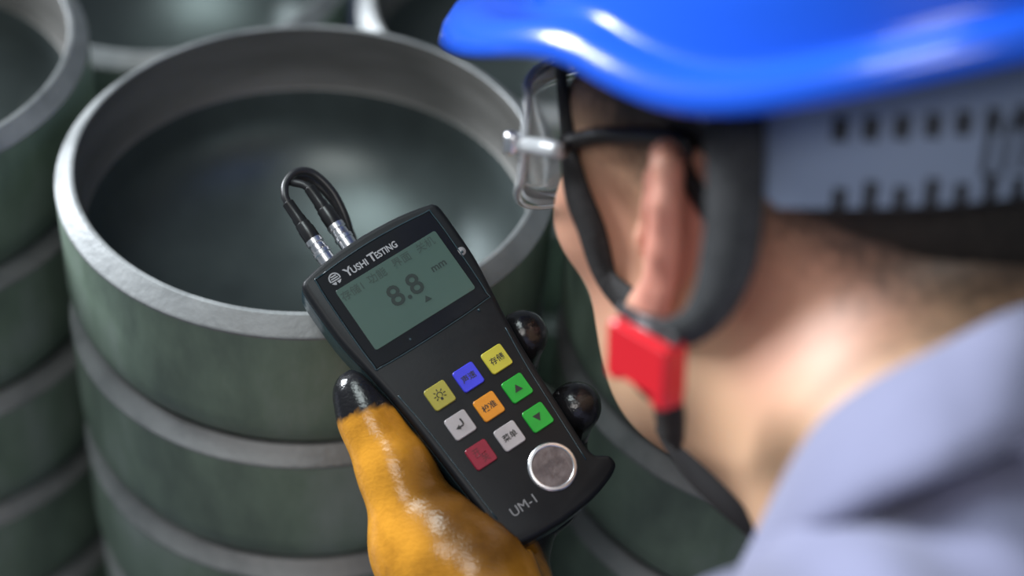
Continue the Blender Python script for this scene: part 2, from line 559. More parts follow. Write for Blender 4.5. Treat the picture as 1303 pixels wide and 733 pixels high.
GOUT = gauge_outline()
def inset(o, d):
    t = nrm(np.roll(o, -1, 0) - np.roll(o, 1, 0)); nn = np.c_[-t[:, 1], t[:, 0]]
    c = o.mean(0); s = np.sign(((c - o) * nn).sum(1).mean())
    return o + nn * s * d
def zl(o, z): return [tuple(p) + (z,) for p in o]
v, f = loop_prism([zl(inset(GOUT, .006), -.0145), zl(inset(GOUT, .0022), -.0130), zl(inset(GOUT, .0004), -.009), zl(GOUT, .003), zl(GOUT, .0075)])
mesh_obj('back_shell', v, f, M['case_side'], gauge, angle=40)
v, f = loop_prism([zl(inset(GOUT, .0006), .0074), zl(inset(GOUT, .0001), .0080), zl(GOUT, .0108), zl(inset(GOUT, .0004), .0122), zl(inset(GOUT, .0012), .0129), zl(inset(GOUT, .0022), .0131)])
case = mesh_obj('front_cover', v, f, M['case'], gauge, angle=40)
FZ = .0131
# long raised ribs along both edges of the keypad
for s in (-1, 1):
    path = catmull([(s * .0275, .006, FZ), (s * .0255, -.012, FZ), (s * .0243, -.032, FZ), (s * .0228, -.060, FZ)], 8)
    v, f = tube(path, .0003, 6); mesh_obj('edge_rib', v, f, M['case_side'], gauge)
# screen window plate
wp = []
po = np.array(catmull([np.array(q) for q in [(-.0255, .0672), (0, .0688), (.0270, .0672), (.0298, .0650), (.0300, .045), (.0292, .0235), (.0270, .0210), (0, .0200), (-.0262, .0205), (-.0285, .0228), (-.0290, .045), (-.0284, .0650)]], 5, True))
v, f = slab(po, FZ - .0005, FZ + .0005, .0003); window = mesh_obj('window_plate', v, f, M['window'], gauge, angle=30)
v, f = tube(np.r_[inset(po, -.0004), inset(po, -.0004)[:1]] @ np.array([[1, 0, 0], [0, 1, 0]]) + np.array([0, 0, FZ + .0001]), .00035, 6)
mesh_obj('window_gasket', v, f, M['case_side'], window)
v, f = slab(rrect(.0512, .0312, .0010, 4, .0011, .0428), FZ, FZ + .0008, .0001); lcd = mesh_obj('screen', v, f, M['lcd'], gauge, smooth=False)
LZ = FZ + .00085
text_obj('screen_text', '存储1', .0046, (-.0185, .0545, LZ), M['lcd_ink_soft'], lcd, .00003)
text_obj('screen_text', '功能', .0046, (-.0058, .0548, LZ), M['lcd_ink_soft'], lcd, .00003)
text_obj('screen_text', '界面', .0046, (.0070, .0550, LZ), M['lcd_ink_soft'], lcd, .00003)
text_obj('screen_text', '关机', .0046, (.0195, .0553, LZ), M['lcd_ink_soft'], lcd, .00002)
text_obj('screen_digits', '8.8', .0132, (.0008, .0430, LZ), M['lcd_ink'], lcd, .00016, sx=1.02)
text_obj('screen_text', 'mm', .0048, (.0190, .0440, LZ), M['lcd_ink'], lcd, .0001)
v, f = slab([(-.0017, 0), (.0017, 0), (0, .0026)], 0, .0001, .00001); o = mesh_obj('screen_marker', v, f, M['lcd_ink'], lcd, smooth=False); o.location = (.0066, .0335, LZ)
# maker's name and emblem above the screen
text_obj('lettering', 'Y', .0056, (-.0150, .0628, FZ + .0006), M['print'], window, .00012)
text_obj('lettering', 'USHI', .0043, (-.0096, .0624, FZ + .0006), M['print'], window, .00010, fit_w=.0080)
text_obj('lettering', 'T', .0056, (-.0029, .0628, FZ + .0006), M['print'], window, .00012)
text_obj('lettering', 'ESTING', .0043, (.0040, .0624, FZ + .0006), M['print'], window, .00010, fit_w=.0108)
emb_c = np.array([-.0215, .0633])
def arc(r, a0, a1, n): return [(r * math.cos(math.radians(a0 + (a1 - a0) * k / n)), r * math.sin(math.radians(a0 + (a1 - a0) * k / n))) for k in range(n + 1)]
def flat_emb(o2): 
    vv, ff = slab(np.array(o2) + emb_c, FZ + .0004, FZ + .0006, .00001); return mesh_obj('emblem', vv, ff, M['print'], window, smooth=False)
ringo = arc(.0027, -22, 202, 20); ringi = arc(.0021, 202, -22, 20)
vv = []; ff = []
for a, b in zip(ringo, ringi[::-1]):
    vv += [(a[0] + emb_c[0], a[1] + emb_c[1], FZ + .0006), (b[0] + emb_c[0], b[1] + emb_c[1], FZ + .0006)]
for k in range(20): ff.append((2 * k, 2 * k + 2, 2 * k + 3, 2 * k + 1))
mesh_obj('emblem', vv, ff, M['print'], window, smooth=False)
for yy, ww in ((.0012, .0014), (.0002, .0017), (-.0008, .0019)):
    flat_emb([(-ww, yy - .00028), (ww, yy - .00028), (ww, yy + .00028), (-ww, yy + .00028)])
flat_emb([(-.0024, -.0015), (-.0002, -.0015), (-.0006, -.0029), (-.0015, -.0025)])
flat_emb([(.0002, -.0015), (.0024, -.0015), (.0015, -.0025), (.0006, -.0029)])
# keys
PX, PY = .0146, .0152
def sun_icon(par):
    z = .00105
    c = arc(.0012, -50, 230, 14)
    v, f = tube([(x, y + .0002, z) for x, y in c], .00022, 5); mesh_obj('key_icon', v, f, M['ink'], par)
    v, f = slab(rrect(.0011, .0013, .0002, 2, 0, -.0016), z - .0002, z + .0001, .00002); mesh_obj('key_icon', v, f, M['ink'], par, smooth=False)
    for a in (0, 45, 90, 135, 180, -35, 215):
        c_, s_ = math.cos(math.radians(a)), math.sin(math.radians(a))
        v, f = tube([(c_ * .0018, s_ * .0018 + .0002, z), (c_ * .0028, s_ * .0028 + .0002, z)], .00022, 5); mesh_obj('key_icon', v, f, M['ink'], par)
def flat_icon(par, o2, m='ink'):
    v, f = slab(o2, .0009, .00112, .00001); mesh_obj('key_icon', v, f, M[m], par, smooth=False)
keys = [('olive', 0, 0, 'sun'), ('blue', 1, 0, '声速'), ('yellow', 2, 0, '存储'),
        ('white', 0, 1, 'ret'), ('orange', 1, 1, '校准'), ('green', 2, 1, 'up'),
        ('red', 0, 2, 'pow'), ('white', 1, 2, '菜单'), ('green', 2, 2, 'dn')]
for cn, cxi, ryi, ic in keys:
    v, f = slab(rrect(.0103, .0103, .0012, 4), 0, .001, .0003)
    k = mesh_obj('key', v, f, M['btn_' + cn], gauge, angle=40)
    k.location = (-.0138 + cxi * PX + .0008, -.0036 - ryi * PY, FZ)
    tag(k, {'sun': 'olive yellow backlight key with a lamp symbol', '声速': 'blue sound velocity key', '存储': 'bright yellow memory key', 'ret': 'white enter key with a bent arrow',
            '校准': 'orange calibration key', 'up': 'green key with up arrow', 'pow': 'dark red power key', '菜单': 'white menu key', 'dn': 'green key with down arrow'}[ic])
    if ic == 'sun': sun_icon(k)
    elif ic == 'up': flat_icon(k, [(-.0019, -.0015), (.0019, -.0015), (0, .0018)])
    elif ic == 'dn': flat_icon(k, [(-.0019, .0015), (0, -.0018), (.0019, .0015)])
    elif ic == 'ret':
        v, f = tube(catmull([(.0012, .0024, .001), (.0014, .0004, .001), (.0008, -.0006, .001), (-.0008, -.0007, .001)], 6), .0004, 6); mesh_obj('key_icon', v, f, M['ink'], k)
        flat_icon(k, [(-.0026, -.0007), (-.0006, -.0018), (-.0006, .0004)])
    elif ic == 'pow':
        text_obj('key_text', '开', .0036, (-.0012, .0018, .00103), M['red_ink'], k, .00003)
        text_obj('key_text', '关', .0036, (.0010, -.0019, .00103), M['red_ink'], k, .00003)
        v, f = tube([(-.0026, -.0002, .001), (.0026, .0003, .001)], .00016, 5); mesh_obj('key_icon', v, f, M['red_ink'], k)
    else: text_obj('key_text', ic, .0034, (0, 0, .00103), M['ink'], k, .00006)
# built-in test disc
v, f = lathe([(.0001, .0), (.0105, 0), (.0105, .0006), (.0100, .0011), (.0090, .0012), (.0086, .0009)], 48)
disc = mesh_obj('test_block_ring', v, f, M['chrome'], gauge, angle=35); disc.location = (.0092, -.0546, FZ)
v, f = lathe([(.0001, .0008), (.0087, .0008), (.0089, .0006)], 48); o = mesh_obj('test_block_face', v, f, M['coin'], disc, angle=35)
text_obj('lettering', 'UM-1', .0058, (-.0105, -.0612, FZ + .0001), M['print_dim'], gauge)
for x, y in ((.0225, .0185), (-.0095, .0235), (.0312, .0440)):
    v, f = lathe([(.0001, .0007), (.0005, .0007), (.0008, 0)], 10); o = mesh_obj('small_pip', v, f, M['case_side'], gauge); o.location = (x, y, FZ)
v, f = lathe([(.0001, .0004), (.0016, .0003), (.0020, 0)], 20); o = mesh_obj('badge', v, f, M['print_dim'], gauge); o.location = (.0312, .0445, FZ)

# ------------------------------------------------------------------ probe cable
cabE = empty('probe_cable', GM)
tag(cabE, 'black twin probe cable with silver plugs looping above the gauge', 'cable')
PLUGS = ((-.0165, .0722), (-.0048, .0730)); AXP = nv([.0, 1, .03])
for (x, yb) in PLUGS:
    root = np.array([x, yb, -.001]); ax = AXP
    def lathe_on(prof, name, m, par):
        vv, ff = lathe([(r, t) for r, t in prof], 24)
        q = Vector((0, 0, 1)).rotation_difference(Vector(ax)).to_matrix()
        vv = [tuple(Vector(root) + q @ Vector(p)) for p in vv]
        return mesh_obj(name, vv, ff, m, par, angle=30)
    lathe_on([(.0001, -.002), (.0042, -.002), (.0042, .0022), (.0038, .0026), (.0038, .0066), (.0042, .0069), (.0042, .0085), (.0034, .0088), (.0036, .0094), (.0036, .0116), (.0030, .0119),
              (.0030, .0123), (.0040, .0126), (.0040, .0148), (.0030, .0152), (.0001, .0152)], 'plug', M['chrome'], cabE)
    b1 = lathe_on([(.0001, .0148), (.0037, .0148), (.0037, .0205), (.0034, .0212), (.0034, .0232), (.0031, .0238), (.0001, .0238)], 'strain_relief', M['rubber'], cabE)
    lathe_on([(.0001, .0230), (.0030, .0230), (.0030, .0262), (.0027, .0275), (.0026, .0348), (.0022, .0352), (.0001, .0352)], 'relief_sleeve', M['rubber'], b1)
e1 = np.array([*PLUGS[0], -.001]) + AXP * .0345
e2 = np.array([*PLUGS[1], -.001]) + AXP * .0345
def mmp(e, pts): return [e] + [e + np.array(p) * .001 for p in pts]
c1 = catmull(mmp(e1, [(.8, 4, 0), (4.4, 9.0, -1), (11.3, 11.4, -2), (17.7, 7.7, -4), (20.7, -3.8, -6), (19.4, -16.8, -9), (16.8, -25, -14), (16, -31, -30), (17, -28, -55), (19, -20, -80)]), 8)
v, f = tube(c1, .0018, 12); mesh_obj('cable', v, f, M['cable'], cabE)
c2 = catmull(mmp(e2, [(-1.5, 3.6, -.5), (-4.2, 7.2, -2), (-4.4, 10.2, -5.5), (0, 11.2, -9), (6, 7, -13), (9, -5, -16), (9, -20, -22), (9, -26, -38), (10, -23, -60), (12, -16, -82)]), 8)
v, f = tube(c2, .0018, 12); mesh_obj('cable', v, f, M['cable'], cabE)

# ------------------------------------------------------------------ worker: frames
PSI, ELE, TILT = math.radians(50.9), math.radians(14.7), math.radians(-4.8)
HCc = np.array([.1139, .0249, .6659])
up_c = np.array([0, math.cos(ELE), -math.sin(ELE)])
f_c = nv([-math.cos(PSI), math.sin(PSI) * math.tan(ELE), math.sin(PSI)])
_rz = np.array([[math.cos(TILT), -math.sin(TILT), 0], [math.sin(TILT), math.cos(TILT), 0], [0, 0, 1]])
up_c = _rz @ up_c; f_c = _rz @ f_c
HX = f_c @ B3; HZ = nv(up_c @ B3); HX = nv(HX - HZ * (HX @ HZ)); HY = np.cross(HZ, HX); HO = w_from_c(HCc)
HB = np.stack([HX, HY, HZ])
HM = Matrix(((HX[0], HY[0], HZ[0], HO[0]), (HX[1], HY[1], HZ[1], HO[1]), (HX[2], HY[2], HZ[2], HO[2]), (0, 0, 0, 1)))
def h_from_w(p): return (np.asarray(p) - HO) @ HB.T
def h_from_c(c): return h_from_w(w_from_c(c))
def g_from_w(p): return (np.asarray(p) - GO) @ np.stack([GX, GY, GZ]).T / GK

PERS = np.array([.36, -.02, 0.0])
person = empty('person', Matrix.Translation(Vector(PERS)))
tag(person, 'bending worker in lavender-grey shirt and orange rubber glove, looking down at the gauge', 'person')
def to_person(vh): return np.asarray(vh) @ HB + HO - PERS      # head-local -> person-local

NECK0 = np.array([-.030, 0, -.035])
NBASE = h_from_c([.148, -.070, .594])
CHEST = h_from_c([.19, -.15, .60])

def ear(p, d, s):
    e0 = np.array([.015, s * .069, -.002])
    fa = nv([-math.cos(math.radians(32)), s * math.sin(math.radians(32)), 0]); ub = nv([-.14, s * .10, 1]); nn = nrm(np.cross(fa, ub)) * (1 if s < 0 else -1)
    if nn[1] * s < 0: nn = -nn
    Rm = np.stack([fa, nrm(ub - fa * (ub @ fa)), nn], 1)
    pt = lambda a, b, o=0: e0 + fa * a + ub * b + nn * o
    plate = s_ell(p, pt(.016, .002, 0), (.0190, .032, .0048), Rm)
    base = s_ell(p, pt(.008, 0, -.004), (.012, .022, .010), Rm)
    q = smin(plate, base, .006)
    con = s_ell(p, pt(.012, -.004, .006), (.0085, .0125, .0065), Rm)
    q = smax(q, -con, .003)
    hel = s_chain(p, [pt(.003, .005, .003), pt(.006, .020, .003), pt(.014, .030, .003), pt(.025, .028, .004), pt(.031, .016, .004), pt(.0305, 0, .003), pt(.024, -.015, .002), pt(.016, -.025, .001)],
                  [.003, .004, .0045, .0047, .0047, .0045, .0045, .0065], .003)
    q = smin(q, hel, .004)
    ant = s_chain(p, [pt(.014, .020, .002), pt(.020, .010, .003), pt(.020, -.004, .003), pt(.014, -.014, .002)], [.003, .0035, .0035, .003], .003)
    q = smin(q, ant, .003)
    q = smin(q, s_sph(p, pt(.012, -.028, .001), .0085), .006)
    q = smin(q, s_sph(p, pt(.002, -.003, .003), .005), .005)
    return smin(d, q, .006)

def head_sdf(p, ears=True):
    d = s_ell(p, (-.012, 0, .042), (.096, .074, .085))
    d = smin(d, s_ell(p, (.045, 0, -.008), (.052, .058, .075)), .03)
    d = smin(d, s_ell(p, (.036, 0, -.054), (.044, .044, .036)), .03)
    d = smin(d, s_sph(p, (.064, 0, -.076), .015), .02)
    for s in (-1, 1):
        d = smin(d, s_cap(p, (.002, s * .056, -.045), (.054, s * .018, -.077), .014, .012), .022)
        d = smin(d, s_cap(p, (.088, s * .012, .030), (.068, s * .050, .030), .010, .010), .014)
        d = smin(d, s_sph(p, (.066, s * .046, -.010), .021), .02)
        d = smin(d, s_sph(p, (.055, s * .046, .030), .022), .025)
        d = smax(d, -s_sph(p, (.108, s * .031, .012), .015), .012)
        d = smin(d, s_sph(p, (.084, s * .031, .011), .0125), .003)
    d = smin(d, s_cap(p, (.094, 0, .022), (.112, 0, -.022), .006, .0105), .010)
    for s in (-1, 1): d = smin(d, s_sph(p, (.101, s * .011, -.026), .0075), .006)
    d = smin(d, s_ell(p, (.090, 0, -.050), (.013, .024, .0055)), .005)
    d = smin(d, s_ell(p, (.087, 0, -.060), (.013, .021, .0065)), .005)
    d = smax(d, -s_ell(p, (.104, 0, -.055), (.012, .024, .0012)), .002)
    d = smin(d, s_cap(p, NECK0, NBASE, .055, .052), .028)
    d = smin(d, s_cap(p, (.014, 0, -.058), NBASE + np.array([.006, 0, .003]), .040, .046), .045)
    d = smin(d, s_cap(p, NBASE, CHEST, .056, .042), .03)
    if ears:
        d = ear(p, d, 1); d = ear(p, d, -1)
    return d

lo = np.minimum(np.array([-.16, -.12, -.15]), np.minimum(NBASE, CHEST) - .08); hi = np.maximum(np.array([.14, .12, .14]), np.maximum(NBASE, CHEST) + .08)
hv, hf = surf_net(head_sdf, lo, hi, .0026)
# natural colouring: tan skin, ruddier ear and cheek, cropped hair fading at the nape
rs = np.random.default_rng(1)
skin = np.array([.60, .36, .22]); ruddy = np.array([.66, .26, .20]); hairc = np.array([.025, .02, .017])
def smooth(a, b, x): t = np.clip((x - a) / (b - a), 0, 1); return t * t * (3 - 2 * t)
colr = np.repeat(skin[None], len(hv), 0)
ear_c = np.array([-.006, .083, 0]); re = np.minimum(np.linalg.norm((hv - ear_c) / [.028, .02, .042], axis=1), np.linalg.norm((hv * [1, -1, 1] - ear_c) / [.028, .02, .042], axis=1))
wt = (1 - smooth(.6, 1.15, re))[:, None] * .85; colr = colr * (1 - wt) + ruddy * wt
wt = (1 - smooth(.5, 1.3, np.linalg.norm((np.abs(hv) * [1, 1, 0] + hv * [0, 0, 1] - [.055, .055, -.02]) / [.04, .03, .04], axis=1)))[:, None] * .4; colr = colr * (1 - wt) + ruddy * wt
hl = np.where(hv[:, 0] < -.02, -.034 + .25 * np.clip(hv[:, 0] + .02, -1, 0) * 0 + .0, .03)
hairline = np.interp(hv[:, 0], [-.12, -.06, -.03, -.005, .03, .06], [-.016, -.008, .004, .016, .010, .035])
wt = smooth(-.012, .026, hv[:, 2] - hairline + rs.normal(0, .003, len(hv)))[:, None] * (re > .95)[:, None] * .93
colr = colr * (1 - wt) + hairc * wt
wt = (np.linalg.norm((hv - [.09, 0, -.055]) / [.02, .024, .011], axis=1) < 1)[:, None] * .6; colr = colr * (1 - wt) + np.array([.5, .17, .15]) * wt
np_mesh('body', to_person(hv), hf, M['skin'], person, colr)
for s in (-1, 1):
    v, f = lathe([(.012 * math.sin(a) + 1e-5, .012 * math.cos(a)) for a in np.linspace(0, math.pi, 12)], 18)
    ev = to_person(np.array([(z, x, y) for x, y, z in v]) + [.0850, s * .031, .011]); eo = mesh_obj('eye', ev, f, M['eye'], person)
    v, f = lathe([(.0001, .0124), (.003, .0121), (.0055, .0110)], 16); mesh_obj('iris', to_person(np.array([(z, x, y) for x, y, z in v]) + [.0850, s * .031, .011]), f, M['iris'], eo)
# cropped hair cap under the helmet
def hair_sdf(p):
    d = s_ell(p, (-.013, 0, .042), (.0985, .0765, .0875))
    cut = .030 - p[..., 2] + np.float32(.28) * np.clip(p[..., 0], -.2, .2)
    return smax(d, cut, .006)
v, f = surf_net(hair_sdf, (-.13, -.1, -.03), (.11, .1, .15), .004); np_mesh('hair', to_person(v), f, M['hair'], person)

# ------------------------------------------------------------------ worker: clothes (camera-aligned working frame, real distances)
NB = np.array([.146, -.068, .575]); SL = np.array([.055, -.155, .445]); SR = np.array([.235, -.085, .71]); PEL = np.array([.31, -.47, .34])
WR = np.array([-.030, -.148, .800]); ELB = np.array([.035, -.345, .600])
# wrist taken from the hand frame so that the sleeve meets the glove
WRg = np.array([-.058, -.118, -.022]); WRw = GO + GK * (WRg[0] * GX + WRg[1] * GY + WRg[2] * GZ); WR = np.array([(WRw - CAM) @ RGT, (WRw - CAM) @ UPV, (WRw - CAM) @ FWD])
MID = (SL + SR) / 2
lat = nv(SR - SL)
CUFF = WR + (ELB - WR) * .42
RELB = SR + np.array([.06, -.20, .02]); RCUFF = RELB + np.array([-.06, -.16, -.10])
def shirt_sdf(p):
    d = s_cap(p, MID + lat * .075 + np.array([.02, -.05, -.01]), PEL + lat * .06, .085, .085)
    d = smin(d, s_cap(p, MID - lat * .075 + np.array([.02, -.05, -.01]), PEL - lat * .06, .085, .085), .05)
    d = smin(d, s_cap(p, SL, SR, .058, .058), .05)
    d = smin(d, s_cap(p, NB + np.array([.016, -.032, -.014]), SL + lat * .03, .058, .056), .04)
    d = smin(d, s_cap(p, NB + np.array([.016, -.032, -.014]), SR - lat * .03, .066, .056), .04)
    d = smin(d, s_cap(p, SL, ELB, .060, .050), .03)
    d = smin(d, s_cap(p, ELB, CUFF, .050, .044), .03)
    d = smin(d, s_cap(p, SR, RELB, .060, .050), .03)
    d = smin(d, s_cap(p, RELB, RCUFF, .050, .042), .03)
    # creases running from the collar over the shoulder
    q = (p - np.float32(NB)) @ np.float32(nv([.55, .80, .15])); w_ = (p - np.float32(NB)) @ np.float32(nv([.8, -.5, -.3]))
    d = d + .0035 * np.sin(q * 150 + 2.5 * np.sin(w_ * 40)) * np.clip(1.2 - np.abs(w_) * 4, 0, 1) + .002 * np.sin(w_ * 95 + q * 60)
    return d
v, f = surf_net(shirt_sdf, (-.08, -.62, .20), (.46, .02, .84), .0062)
shirt = np_mesh('shirt', w_from_c(v) - PERS, f, M['shirt'], person)

def loop_pts(lst): return catmull([cf(*q) for q in lst], 8, True)
top = loop_pts([(970, 690, .590), (1005, 605, .552), (1045, 540, .538), (1110, 490, .527), (1200, 443, .524), (1303, 393, .536), (1385, 385, .585), (1330, 430, .685), (1160, 530, .70), (1020, 640, .665)])
leaf = loop_pts([(940, 748, .570), (1005, 700, .530), (1065, 664, .503), (1130, 634, .492), (1220, 598, .484), (1320, 560, .498), (1440, 520, .56), (1370, 520, .70), (1180, 610, .725), (1000, 720, .68)])
cen = top.mean(0)
inn = top + (cen - top) * .03 + nv([.55, -.75, -.35]) * .020
rows = [inn, top * .35 + inn * .65 + 0, top + (cen - top) * .012, top, top + (leaf - top) * .06 + (top - cen) * .05, top * .62 + leaf * .38 + (top - cen) * .08, leaf * .75 + top * .25 + (top - cen) * .06, leaf]
n = len(top); vv = np.concatenate(rows); ff = []
for r in range(len(rows) - 1):
    for k in range(n): ff.append((r * n + k, r * n + (k + 1) % n, (r + 1) * n + (k + 1) % n, (r + 1) * n + k))
o = mesh_obj('shirt_collar', w_from_c(vv) - PERS, ff, M['shirt'], person)
md = o.modifiers.new('thick', 'SOLIDIFY'); md.thickness = .0022; md.offset = 0
# plain black band laid along the throat
thr = catmull([cf(826, 490, .680), cf(846, 540, .672), cf(880, 592, .664), cf(930, 640, .655), (cf(1000, 694, .650)), cf(1100, 720, .64)], 8)
thb = thr + np.array([.012, -.012, .006])
vv, ff = tube(thr + np.array([.006, -.001, .004]), np.linspace(.009, .0085, len(thr)), 14)
mesh_obj('throat_band', w_from_c(np.array(vv)) - PERS, ff, M['throat_black'], person)
# trousers and boots below the frame
pelw = w_from_c(PEL)
def trouser_sdf(p):
    A = pelw + np.array([-.09, 0.0, -.02]); Bq = pelw + np.array([.09, -.0, -.02])
    d = s_cap(p, A, Bq, .105)
    for X in (A, Bq):
        kn = np.array([X[0], X[1] + .10, .46]); an = np.array([X[0], X[1] - .02, .09])
        d = smin(d, s_chain(p, [X, kn, an], [.095, .068, .055], .02), .03)
    return d
v, f = surf_net(trouser_sdf, pelw + np.array([-.24, -.22, -pelw[2] + .03]), pelw + np.array([.24, .26, .14]), .012)
np_mesh('trousers', v - PERS, f, M['trouser'], person)
for X in (-.09, .09):
    def shoe_sdf(p):
        b = np.array([pelw[0] + X, pelw[1] - .02, 0])
        d = smin(s_cap(p, b + [0, -.03, .045], b + [0, .16, .035], .042, .034), s_cap(p, b + [0, -.01, .05], b + [0, -.01, .12], .045), .03)
        return smax(d, -p[..., 2], .004)
    b = np.array([pelw[0] + X, pelw[1] - .02, 0])
    v, f = surf_net(shoe_sdf, b + np.array([-.07, -.1, -.02]), b + np.array([.07, .22, .19]), .008)
    np_mesh('boot', v - PERS, f, M['shoe'], person)

# ------------------------------------------------------------------ worker: gloved left hand (in the gauge's frame)
ELBg = g_from_w(w_from_c(ELB))
def hand_sdf(p):
    d = s_ell(p, (-.024, -.042, -.036), (.040, .038, .016))
    d = smin(d, s_chain(p, [(-.052, -.088, -.018), (-.050, -.052, -.008), (-.0425, -.016, -.001), (-.0405, .006, .001), (-.0390, .0185, .002)], [.0295, .0225, .0150, .0118, .0105], .010), .016)
    d = smin(d, s_cap(p, (-.022, -.060, -.035), WRg, .020, .034), .025)
    d = smin(d, s_cap(p, WRg, WRg + (ELBg - WRg) * .45, .034, .046), .02)
    d = smin(d, s_chain(p, [(-.005, -.018, -.036), (.022, -.002, -.036), (.0330, .000, -.025), (.0365, .0020, -.003)], [.0125, .012, .0105, .0112], .006), .008)
    d = smin(d, s_chain(p, [(-.005, -.032, -.038), (.018, -.024, -.040), (.030, -.024, -.030), (.024, -.024, -.022)], [.0125, .0115, .0105, .0095], .006), .008)
    d = smin(d, s_chain(p, [(-.008, -.046, -.038), (.018, -.040, -.037), (.0330, -.039, -.025), (.0368, -.0370, -.003)], [.0125, .012, .0105, .0115], .006), .008)
    d = smin(d, s_chain(p, [(-.010, -.060, -.036), (.012, -.062, -.036), (.026, -.060, -.026), (.020, -.058, -.020)], [.012, .011, .010, .0095], .006), .008)
    d = smin(d, s_ell(p, (-.038, -.072, .006), (.021, .030, .017)), .014)
    q = np.abs(p - np.float32((0, 0, 0)))
    hw = np.interp(p[..., 1], [-.076, -.066, -.060, -.055, -.03, 0, .03, .074], [.030, .0335, .030, .0268, .028, .0300, .0345, .035]).astype(np.float32)
    bx = np.maximum(np.maximum(q[..., 0] - hw, q[..., 1] - .076), np.abs(p[..., 2] + .0005) - .0148)
    d = smax(d, -(bx - .0003), .002)
    # soft rubber folds at the thumb root
    fold = np.sin((p[..., 1] * 1.0 + p[..., 0] * .5) * 260 + 5 * np.sin(p[..., 0] * 60))
    msk = np.clip((-.012 - p[..., 1]) / .03, 0, 1)
    return d + .00025 * fold * msk
e_end = WRg + (ELBg - WRg) * .45
lo = np.minimum(np.array([-.10, -.17, -.075]), e_end - .055); hi = np.maximum(np.array([.065, .045, .03]), e_end + .055)
gv, gf = surf_net(hand_sdf, lo, hi, .0022)
orange = np.array([.68, .30, .028]); black = np.array([.012, .012, .014])
tip = gv[:, 1] + .35 * (gv[:, 0] + .045) + .0006 * np.sin(gv[:, 2] * 160)
thumb = (gv[:, 0] < -.02)
wt = np.where(thumb, smooth(-.0005, .0015, tip - .0085), smooth(-.012, -.006, gv[:, 0]) )[:, None]
grime = smooth(.012, -.012, gv[:, 0] + .028 - .25 * (gv[:, 1] + .06))   # dirt rubbed in beside the gauge
gcol = orange * (1 - wt) + black * wt
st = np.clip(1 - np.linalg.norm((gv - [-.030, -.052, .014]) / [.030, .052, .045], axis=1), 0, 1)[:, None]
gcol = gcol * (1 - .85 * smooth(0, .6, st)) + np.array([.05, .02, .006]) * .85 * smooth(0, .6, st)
gw_ = GK * (gv[:, :1] * GX + gv[:, 1:2] * GY + gv[:, 2:] * GZ) + GO - PERS
np_mesh('glove', gw_, gf, M['glove'], person, gcol)

# ------------------------------------------------------------------ helmet
helm = empty('safety_helmet', HM)
tag(helm, 'glossy blue hard hat with charcoal chin straps and red buckle on the worker\'s head', 'helmet')
ZB = .0435
NS = 128
def hl_loop(off, z, visor=0.0, drop=0.0, scale=1.0):
    out = []
    for k in range(NS):
        a = 2 * math.pi * k / NS
        c, s = math.cos(a), math.sin(a)
        rx = (.128 if c > 0 else .125); ry = .108
        r = 1 / math.sqrt((c / rx) ** 2 + (s / ry) ** 2) * scale
        vis = max(0, c) ** 1.6
        rr = r + off + visor * vis
        out.append((-.004 + rr * c, rr * s, z - drop * vis + (.045 * max(0, -c) ** 2 + .013 * max(0, c) + .0135 * math.exp(-((min(a, 2 * math.pi - a) - 1.45) / .38) ** 2)) * min(1, max(0, (ZB + .10 - z) / .07))))
    return out
loops = []
HT = .118
for t in np.linspace(.02, 1, 16)[0:]:
    ang = t * math.pi / 2
    sc_ = math.sin(ang) ** .82; z = ZB + .016 + HT * math.cos(ang) ** 1.0
    loops.append(hl_loop(0, z, scale=sc_))
loops += [hl_loop(.0005, ZB + .013), hl_loop(.002, ZB + .011, .005), hl_loop(.006, ZB + .0110, .016, .000), hl_loop(.0105, ZB + .0085, .027, .002), hl_loop(.0130, ZB + .004, .029, .005), hl_loop(.0135, ZB - .001, .030, .007), hl_loop(.0120, ZB - .002, .028, .007),
          hl_loop(.008, ZB + .001, .026, .003), hl_loop(-.001, ZB + .004, .006, .001), hl_loop(-.003, ZB + .013)]
for t in np.linspace(1, .02, 10)[1:]:
    ang = t * math.pi / 2
    loops.append(hl_loop(-.003 * t, ZB + .013 + (HT - .004) * math.cos(ang), scale=math.sin(ang) ** .82))
v, f = loop_prism(loops)
mesh_obj('shell', v, f, M['helmet'], helm)
# raised ribs over the crown
for yy, wd in ((0, .012), (-.03, .006), (.03, .006)):
    pts = []
    for t in np.linspace(-.8, .8, 25):
        a = t * math.pi / 2
        k = math.sin(math.acos(min(1, abs(yy) / .109)))
        pts.append((-.004 + .129 * k * math.copysign(abs(math.sin(a)) ** .82, a), yy, ZB + .0155 + HT * math.cos(a) * (1 - (yy / .109) ** 2) ** .5))
    pts = np.array(pts); v, f = tube(pts, wd * .35, 10); mesh_obj('crown_rib', v, f, M['helmet'], helm)

def band_piece(a0, a1, z0, z1, rx, ry, thick, name, m, par, n=40, slant0=0.0, cx_=-.010):
    lo_, ls = [], []
    for k in range(n + 1):
        t = k / n
        for (z, dth) in ((z0, 0), (z1, 1)): pass
    L = []
    for k in range(n + 1):
        row = []
        for (zt, th) in ((0, 0), (1, 0), (1, thick), (0, thick)):
            a = math.radians(a0 + (a1 - a0) * k / n + (slant0 * zt * (1 - k / n)))
            za = z0 if np.isscalar(z0) else np.interp(k / n, [0, .5, 1], z0)
            zb_ = z1 if np.isscalar(z1) else np.interp(k / n, [0, .5, 1], z1)
            z = za + (zb_ - za) * zt
            row.append((cx_ + (rx + th) * math.cos(a), (ry + th) * math.sin(a), z))
        L.append(row)
    v, f = loop_prism(L)
    return mesh_obj(name, v, f, m, par, angle=40)
hb = band_piece(-112, 112, .050, .076, .108, .0865, .0015, 'headband', M['band'], helm)
for sg in (-1, 1): band_piece(sg * 92, sg * 112, (.048, .034, .022), .070, .108, .0868, .0015, 'headband_tab', M['band'], hb, n=8)
